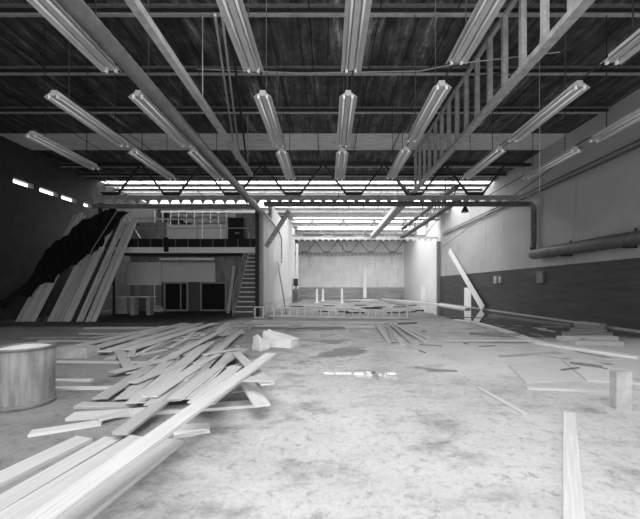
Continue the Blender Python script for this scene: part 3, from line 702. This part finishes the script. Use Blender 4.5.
# right side
def reg_quad(P3, th):
    for u in np.linspace(0, 1, 90):
        for v in np.linspace(0, 1, 90):
            p = (P3[0].lerp(P3[1], u)).lerp(P3[3].lerp(P3[2], u), v)
            i, j = int((p.x-GXO)/CS), int((p.y-GYO)/CS)
            if 0 <= i < HFd.shape[0] and 0 <= j < HFd.shape[1]: HFd[i, j] = max(HFd[i, j], th)
def ribbon(pts, w_, th, mat, label, name='curved_strip', cat='strip'):
    m = MB(); vs = []
    P3 = [FL(*p) for p in pts]
    for i, p in enumerate(P3):
        d = (P3[min(i+1, len(P3)-1)]-P3[max(i-1, 0)]); d.z = 0; d.normalize(); s_ = Vector((-d.y, d.x, 0))*w_/2
        vs.append([m.bm.verts.new(c) for c in (p-s_+Vector((0,0,.004)), p+s_+Vector((0,0,.004)), p+s_+Vector((0,0,th)), p-s_+Vector((0,0,th)))])
    for A, B in zip(P3, P3[1:]): I, J = cells(A, B, w_+.12, 200, 12); HFd[I, J] = np.maximum(HFd[I, J], th)
    for A, B in zip(vs, vs[1:]):
        for k_ in range(4): m.bm.faces.new((A[k_], A[(k_+1)%4], B[(k_+1)%4], B[k_]))
    m.bm.faces.new(vs[0]); m.bm.faces.new(vs[-1][::-1])
    return tag(origin(m.build(name, mat), P3[len(P3)//2]), label, cat)
ribbon([(455, 320.5), (475, 323.5), (492, 328), (508, 333), (524, 339), (540, 344), (565, 348), (600, 353), (640, 359)], .27, .06, 'white_paint', 'long pale bent strip curving across the right floor')
ribbon([(382, 299.5), (400, 301), (440, 305), (468, 309.5)], .35, .1, 'wood_pale', 'far pale strip of timber running towards the dark wall column')
def sheet(quad, th, mat, label):
    P3 = [FL(*p) for p in quad]; m = MB()
    A = [m.bm.verts.new(p+Vector((0, 0, .003))) for p in P3]; B = [m.bm.verts.new(p+Vector((0, 0, th))) for p in P3]
    m.bm.faces.new(A); m.bm.faces.new(B)
    for i in range(4): m.bm.faces.new((A[i], A[(i+1)%4], B[(i+1)%4], B[i]))
    reg_quad(P3, th); c = sum(P3, Vector())/4
    return tag(origin(m.build('flat_sheet', mat), c), label, 'sheet')
sheet([(526, 384), (508, 366), (560, 361), (585, 382)], .03, 'wood_pale', 'large flat pale sheet lying on the right floor, left of two')
sheet([(587, 382), (562, 361), (592, 360), (640, 385)], .03, 'wood_pale', 'large flat sheet lying on the right floor, right of two')
plank((440, 330.5), (492, 329.5), .2, .03, 'wood_pale', 'pale board lying left of the bent strip, farther of two')
plank((442, 340), (529, 339.5), .22, .03, 'wood_pale', 'long pale board lying left of the bent strip, nearer of two')
plank((470, 333), (520, 334), .16, .03, 'wood_grey', 'grey board between the two pale boards left of the bent strip')
plank((490, 314.5), (572, 324.5), .2, .06, 'wood_grey', 'dark timber lying along the foot of the right wall')
for i, (p, q, w_, mt) in enumerate((((566, 333), (608, 332), .3, 'wood_grey'), ((570, 328), (606, 330), .28, 'wood_grey'), ((560, 336.5), (614, 336), .28, 'wood_pale'), ((572, 340.5), (620, 341), .26, 'wood'), ((576, 324), (606, 326.5), .28, 'wood_grey'))):
    plank(p, q, w_, .11, mt, 'timber in the stack at the foot of the right wall near the photo edge', 'plank', 'timbers stacked by the right wall')
plank((578, 321), (604, 324), .3, .13, 'wood', 'topmost slanting timber of the stack by the right wall')
plank((526, 387), (612, 390), .09, .03, 'wood_pale', 'bright narrow strip along the near edge of the flat sheets')
plank((478, 387), (525, 413), .06, .02, 'wood_pale', 'slim stick lying alone right of the centre floor')
plank((569.5, 412), (575, 530), .115, .04, 'wood_pale', 'single board pointing at the viewer on the lower right floor')
plank((430, 315.5), (500, 318), .1, .02, 'wood_grey', 'thin dark strip before the leaning plank')
plank((500, 356), (560, 352), .12, .02, 'wood', 'pale strip before the nearer pale boards on the right')
plank((560, 356), (612, 362), .14, .02, 'wood', 'weathered strip just behind the flat sheets')
b = FL(619, 410)
tag(origin(MB().box((b.x-.03, b.y, .0), (b.x+.16, b.y+.1, .46)).build('concrete_stub', 'concrete'), (b.x, b.y, 0)), 'rough square stub standing at the right edge of the floor', 'stub')
# small posts in the far hall
for i, (px, y0_, y1_) in enumerate(((317, 289, 303), (323, 289, 301), (342, 288.5, 303))):
    b = FL(px, y1_); hh = (y1_-y0_)*b.y/F
    tag(origin(MB().box((b.x-.1, b.y-.1, 0), (b.x+.1, b.y+.1, hh)).box((b.x-.2, b.y-.2, 0), (b.x+.2, b.y+.2, .05)).build('low_post', 'white_paint'), (b.x, b.y, 0)),
        ['low white post in the far hall, leftmost of three', 'low white post in the far hall, middle of three', 'low white post in the far hall, rightmost of three'][i], 'post')
b = FL(424, 302)
tag(origin(MB().box((XR-.5, 35.0, 0), (XR-.03, 35.6, 1.6)).build('white_block', 'white_paint'), (XR-.4, 33.3, 0)), 'white upright slab by the right wall beyond the dark column', 'slab')
plank((340, 301), (360, 301), .5, .12, 'wood_grey', 'low dark timber lying in the far hall near the posts')
plank((345, 299.5), (378, 299), .4, .1, 'wood', 'pale timber lying in the far hall behind the ladder')
plank((300, 296.0+4), (318, 299), .5, .1, 'wood_grey', 'grey timber lying near the end of the white partition')
for i in range(16):
    x = random.uniform(296, 425); y = random.uniform(305, 314); b = FL(x, y); L = random.uniform(.5, 1.3)
    if b.x-L/2 < -3.1 or abs(b.y-YLd) < .6: continue
    plank((b.x-L/2, b.y-.05), (b.x+L/2, b.y+.05), random.uniform(.15, .4), .06, 'dark_board', 'dark timber scrap lying on the floor just behind the ladder', 'offcut', 'dark scraps behind the ladder', 'board_offcut', False)
for i in range(14):
    x = random.uniform(300, 440); y = random.uniform(299, 310); b = FL(x, y); L = random.uniform(.4, 1.6); a = random.uniform(-.5, .5)
    if b.x > 9 or b.x+L > 9.6 or b.x-L < -3.0: continue
    plank((b.x-L/2, b.y-a*.4), (b.x+L/2, b.y+a*.4), random.uniform(.12, .3), .05, random.choice(['wood_grey', 'wood']), 'small timber scrap scattered on the far hall floor', 'offcut', 'far hall scraps', 'board_offcut', False)
for i in range(30):
    x = random.uniform(420, 615); y = random.uniform(322, 372); b = FL(x, y); L = random.uniform(.15, .7); a = random.uniform(-3, 3); d = Vector((math.cos(a), math.sin(a)))*L/2
    if b.x+L > 10.2: continue
    plank((b.x-d.x, b.y-d.y), (b.x+d.x, b.y+d.y), random.uniform(.03, .1), .015, random.choice(['wood_grey', 'wood']), 'small wood scrap scattered on the right floor', 'offcut', 'right floor scraps', 'board_offcut', False)
for i in range(26):
    x = random.uniform(235, 300); y = random.uniform(316, 345); b = FL(x, y); L = random.uniform(.2, .8); a = random.uniform(-3, 3); d = Vector((math.cos(a), math.sin(a)))*L/2
    if (250 < x and y > 330) or b.y > 14.6 or b.x-L < -30: continue
    plank((b.x-d.x, b.y-d.y), (b.x+d.x, b.y+d.y), random.uniform(.04, .14), .02, random.choice(['wood_grey', 'wood']), 'small wood scrap on the floor between heap and column', 'offcut', 'scraps before the column', 'board_offcut', False)
# wall boxes
for i, (a, b, y0_, y1_, mt) in enumerate(((495, 498.5, 276, 283.5, 'light_steel'), (500, 502.5, 276.5, 283, 'light_steel'), (538.5, 545, 271.5, 283, 'grey_steel'))):
    Y = F*XR/(((a+b)/2)-VX); Ya, Yb = F*XR/(a-VX), F*XR/(b-VX); z0 = H+(VY-y1_)*Y/F; z1 = H+(VY-y0_)*Y/F
    e = empty('electrical_box', (XR, Y, z0), ['small pale box on the dark wall band, left of two close ones', 'small pale box on the dark wall band, right of two close ones', 'larger grey box alone on the dark wall band'][i], 'electrical box')
    MB().box((-.1, Yb-Y, 0), (0, Ya-Y, z1-z0)).build('box_body', mt, e)
    MB().box((-.115, Yb-Y+.03, .03), (-.1, Ya-Y-.03, z1-z0-.03)).build('cover_plate', mt, e)
# equipment at end of partition
e = empty('control_cabinet', (-3.0, 32, 0), 'grey control cabinet at the far end of the white partition', 'cabinet')
MB().box((-.4, -.5, 0), (.15, .5, 1.3)).build('cabinet_body', 'grey_steel', e); MB().box((-.3, -.52, 1.6), (.1, .1, 2.3)).box((-.12, -.3, 1.3), (-.02, -.2, 1.6)).build('upper_box', 'dark_steel', e)
MB().box((-.3, -.52, .2), (.1, -.5, 1.1)).build('door', 'mid_steel', e)
# frame members at left of far bay
tag(origin(MB().box((-3.35, 34.2, 0), (-3.1, 34.45, 6.0)).build('door_post', 'white_paint'), (-3.2, 34.3, 0)), 'white post at the far end of the partition', 'post')

# puddles
wm, wn_, wl_, wb_ = nt('standing_water'); wb_.inputs['Base Color'].default_value = g(.10); wb_.inputs['Roughness'].default_value = .03; wb_.inputs['Specular IOR Level'].default_value = .9
wt = wn_.new('ShaderNodeTexNoise'); wt.inputs['Scale'].default_value = 2.5; wbp = wn_.new('ShaderNodeBump'); wbp.inputs['Strength'].default_value = .03; wl_.new(wt.outputs['Fac'], wbp.inputs['Height']); wl_.new(wbp.outputs[0], wb_.inputs['Normal'])
M['water'] = wm
def puddle(cx, cy, rx, ry, label, seed, amp=.3):
    rr = random.Random(seed); ph = [rr.uniform(0, 6.28) for _ in range(6)]; m = MB(); n_ = 72; vs = []
    for i in range(n_):
        a = 2*math.pi*i/n_; k = 1+amp*sum(math.sin((j+2)*a+ph[j])/(j+1.5) for j in range(6))
        x = min(XR-.14, cx+rx*k*math.cos(a)); vs.append((x, cy+ry*k*math.sin(a)))
    A = [m.bm.verts.new((x, y, .0005)) for x, y in vs]; B = [m.bm.verts.new((x, y, .0025)) for x, y in vs]
    m.bm.faces.new(A); m.bm.faces.new(B)
    for i in range(n_): m.bm.faces.new((A[i], A[(i+1)%n_], B[(i+1)%n_], B[i]))
    tag(origin(m.build('puddle', 'water'), (cx, cy, 0)), label, 'puddle')
puddle(.38, 5.75, .42, .12, 'small bright puddle in the middle of the floor, left of two', 1)
puddle(1.1, 5.72, .13, .07, 'tiny bright puddle in the middle of the floor, right of two', 2)
#puddle(.3, 8.6, 1.1, .9, 'dull shallow puddle before the timber stack and ladder', 5)
puddle(8.75, 15.8, 2.3, 5.2, 'broad dark pool along the foot of the right wall', 4, .12)
puddle(8.2, 26.0, 1.9, 4.5, 'pale reflecting pool in the far hall before the dark column', 6, .15)

# ---------------------------------------------------------------- drum
dr = empty('drum', (-3.9, 4.25, 0), 'streaked grey fibre drum with an open top at the left edge', 'drum')
R0, R1, HT = .295, .318, .745
MB().lathe([(R0, 0), (R0+.01, .03), (R0+.002, .05), ((R0+R1)/2, .38), (R1-.004, HT-.03), (R1-.02, HT-.03), (R0-.01, .03), (.01, .03)], 48).build('drum_body', 'fibre', dr, True)
MB().lathe([(R1-.02, HT-.025), (R1+.004, HT-.025), (R1+.007, HT-.01), (R1, HT), (R1-.02, HT), (R1-.02, HT-.025)], 48).build('rim', 'grey_steel', dr, True)
MB().lathe([(.01, HT-.1), (R1-.045, HT-.1), (R1-.05, HT-.025), (R1-.1, HT-.01), (.01, HT+.02)], 48).build('fill', 'drumin', dr)
MB().lathe([(R0+.012, 0.002), (R0+.022, .01), (R0+.022, .05), (R0+.012, .06), (R0+.006, .04)], 48).build('bottom_hoop', 'grey_steel', dr, True)

# ---------------------------------------------------------------- light
wd_ = bpy.data.worlds.new('world'); S.world = wd_; wd_.use_nodes = True
bg = wd_.node_tree.nodes['Background']; bg.inputs[0].default_value = (1, 1, 1, 1); bg.inputs[1].default_value = 1.0
def portal(loc, rot, sx, sy):
    L = bpy.data.lights.new('skylight_portal', 'AREA'); L.shape = 'RECTANGLE'; L.size = sx; L.size_y = sy; L.cycles.is_portal = True
    o = bpy.data.objects.new('skylight_portal', L); COL.objects.link(o); o.location = loc; o.rotation_euler = rot
for a, b, x0, x1 in ((-1.5, 2.2, -5, 5), (3.4, 6.4, -5, 5), (20.9, 23.5, XL, XR), (24.4, 28, XL, XR), (31.8, 34.4, XP, XR), (35.9, 38.8, XP, XR)):
    portal(((x0+x1)/2, (a+b)/2, (ZR+1.62) if a < 10 else (ZR+.13)), (0, 0, 0), x1-x0, b-a)
portal((0, YF-.15, 2.1), (math.pi/2, 0, 0), 9, 4.2)
vs = S.view_settings
S.display_settings.display_device = 'sRGB'
vs.view_transform = 'Standard'; vs.look = 'None'; vs.gamma = 1; vs.use_curve_mapping = False; vs.exposure = 2.65
S.cycles.max_bounces = 8; S.cycles.diffuse_bounces = 5
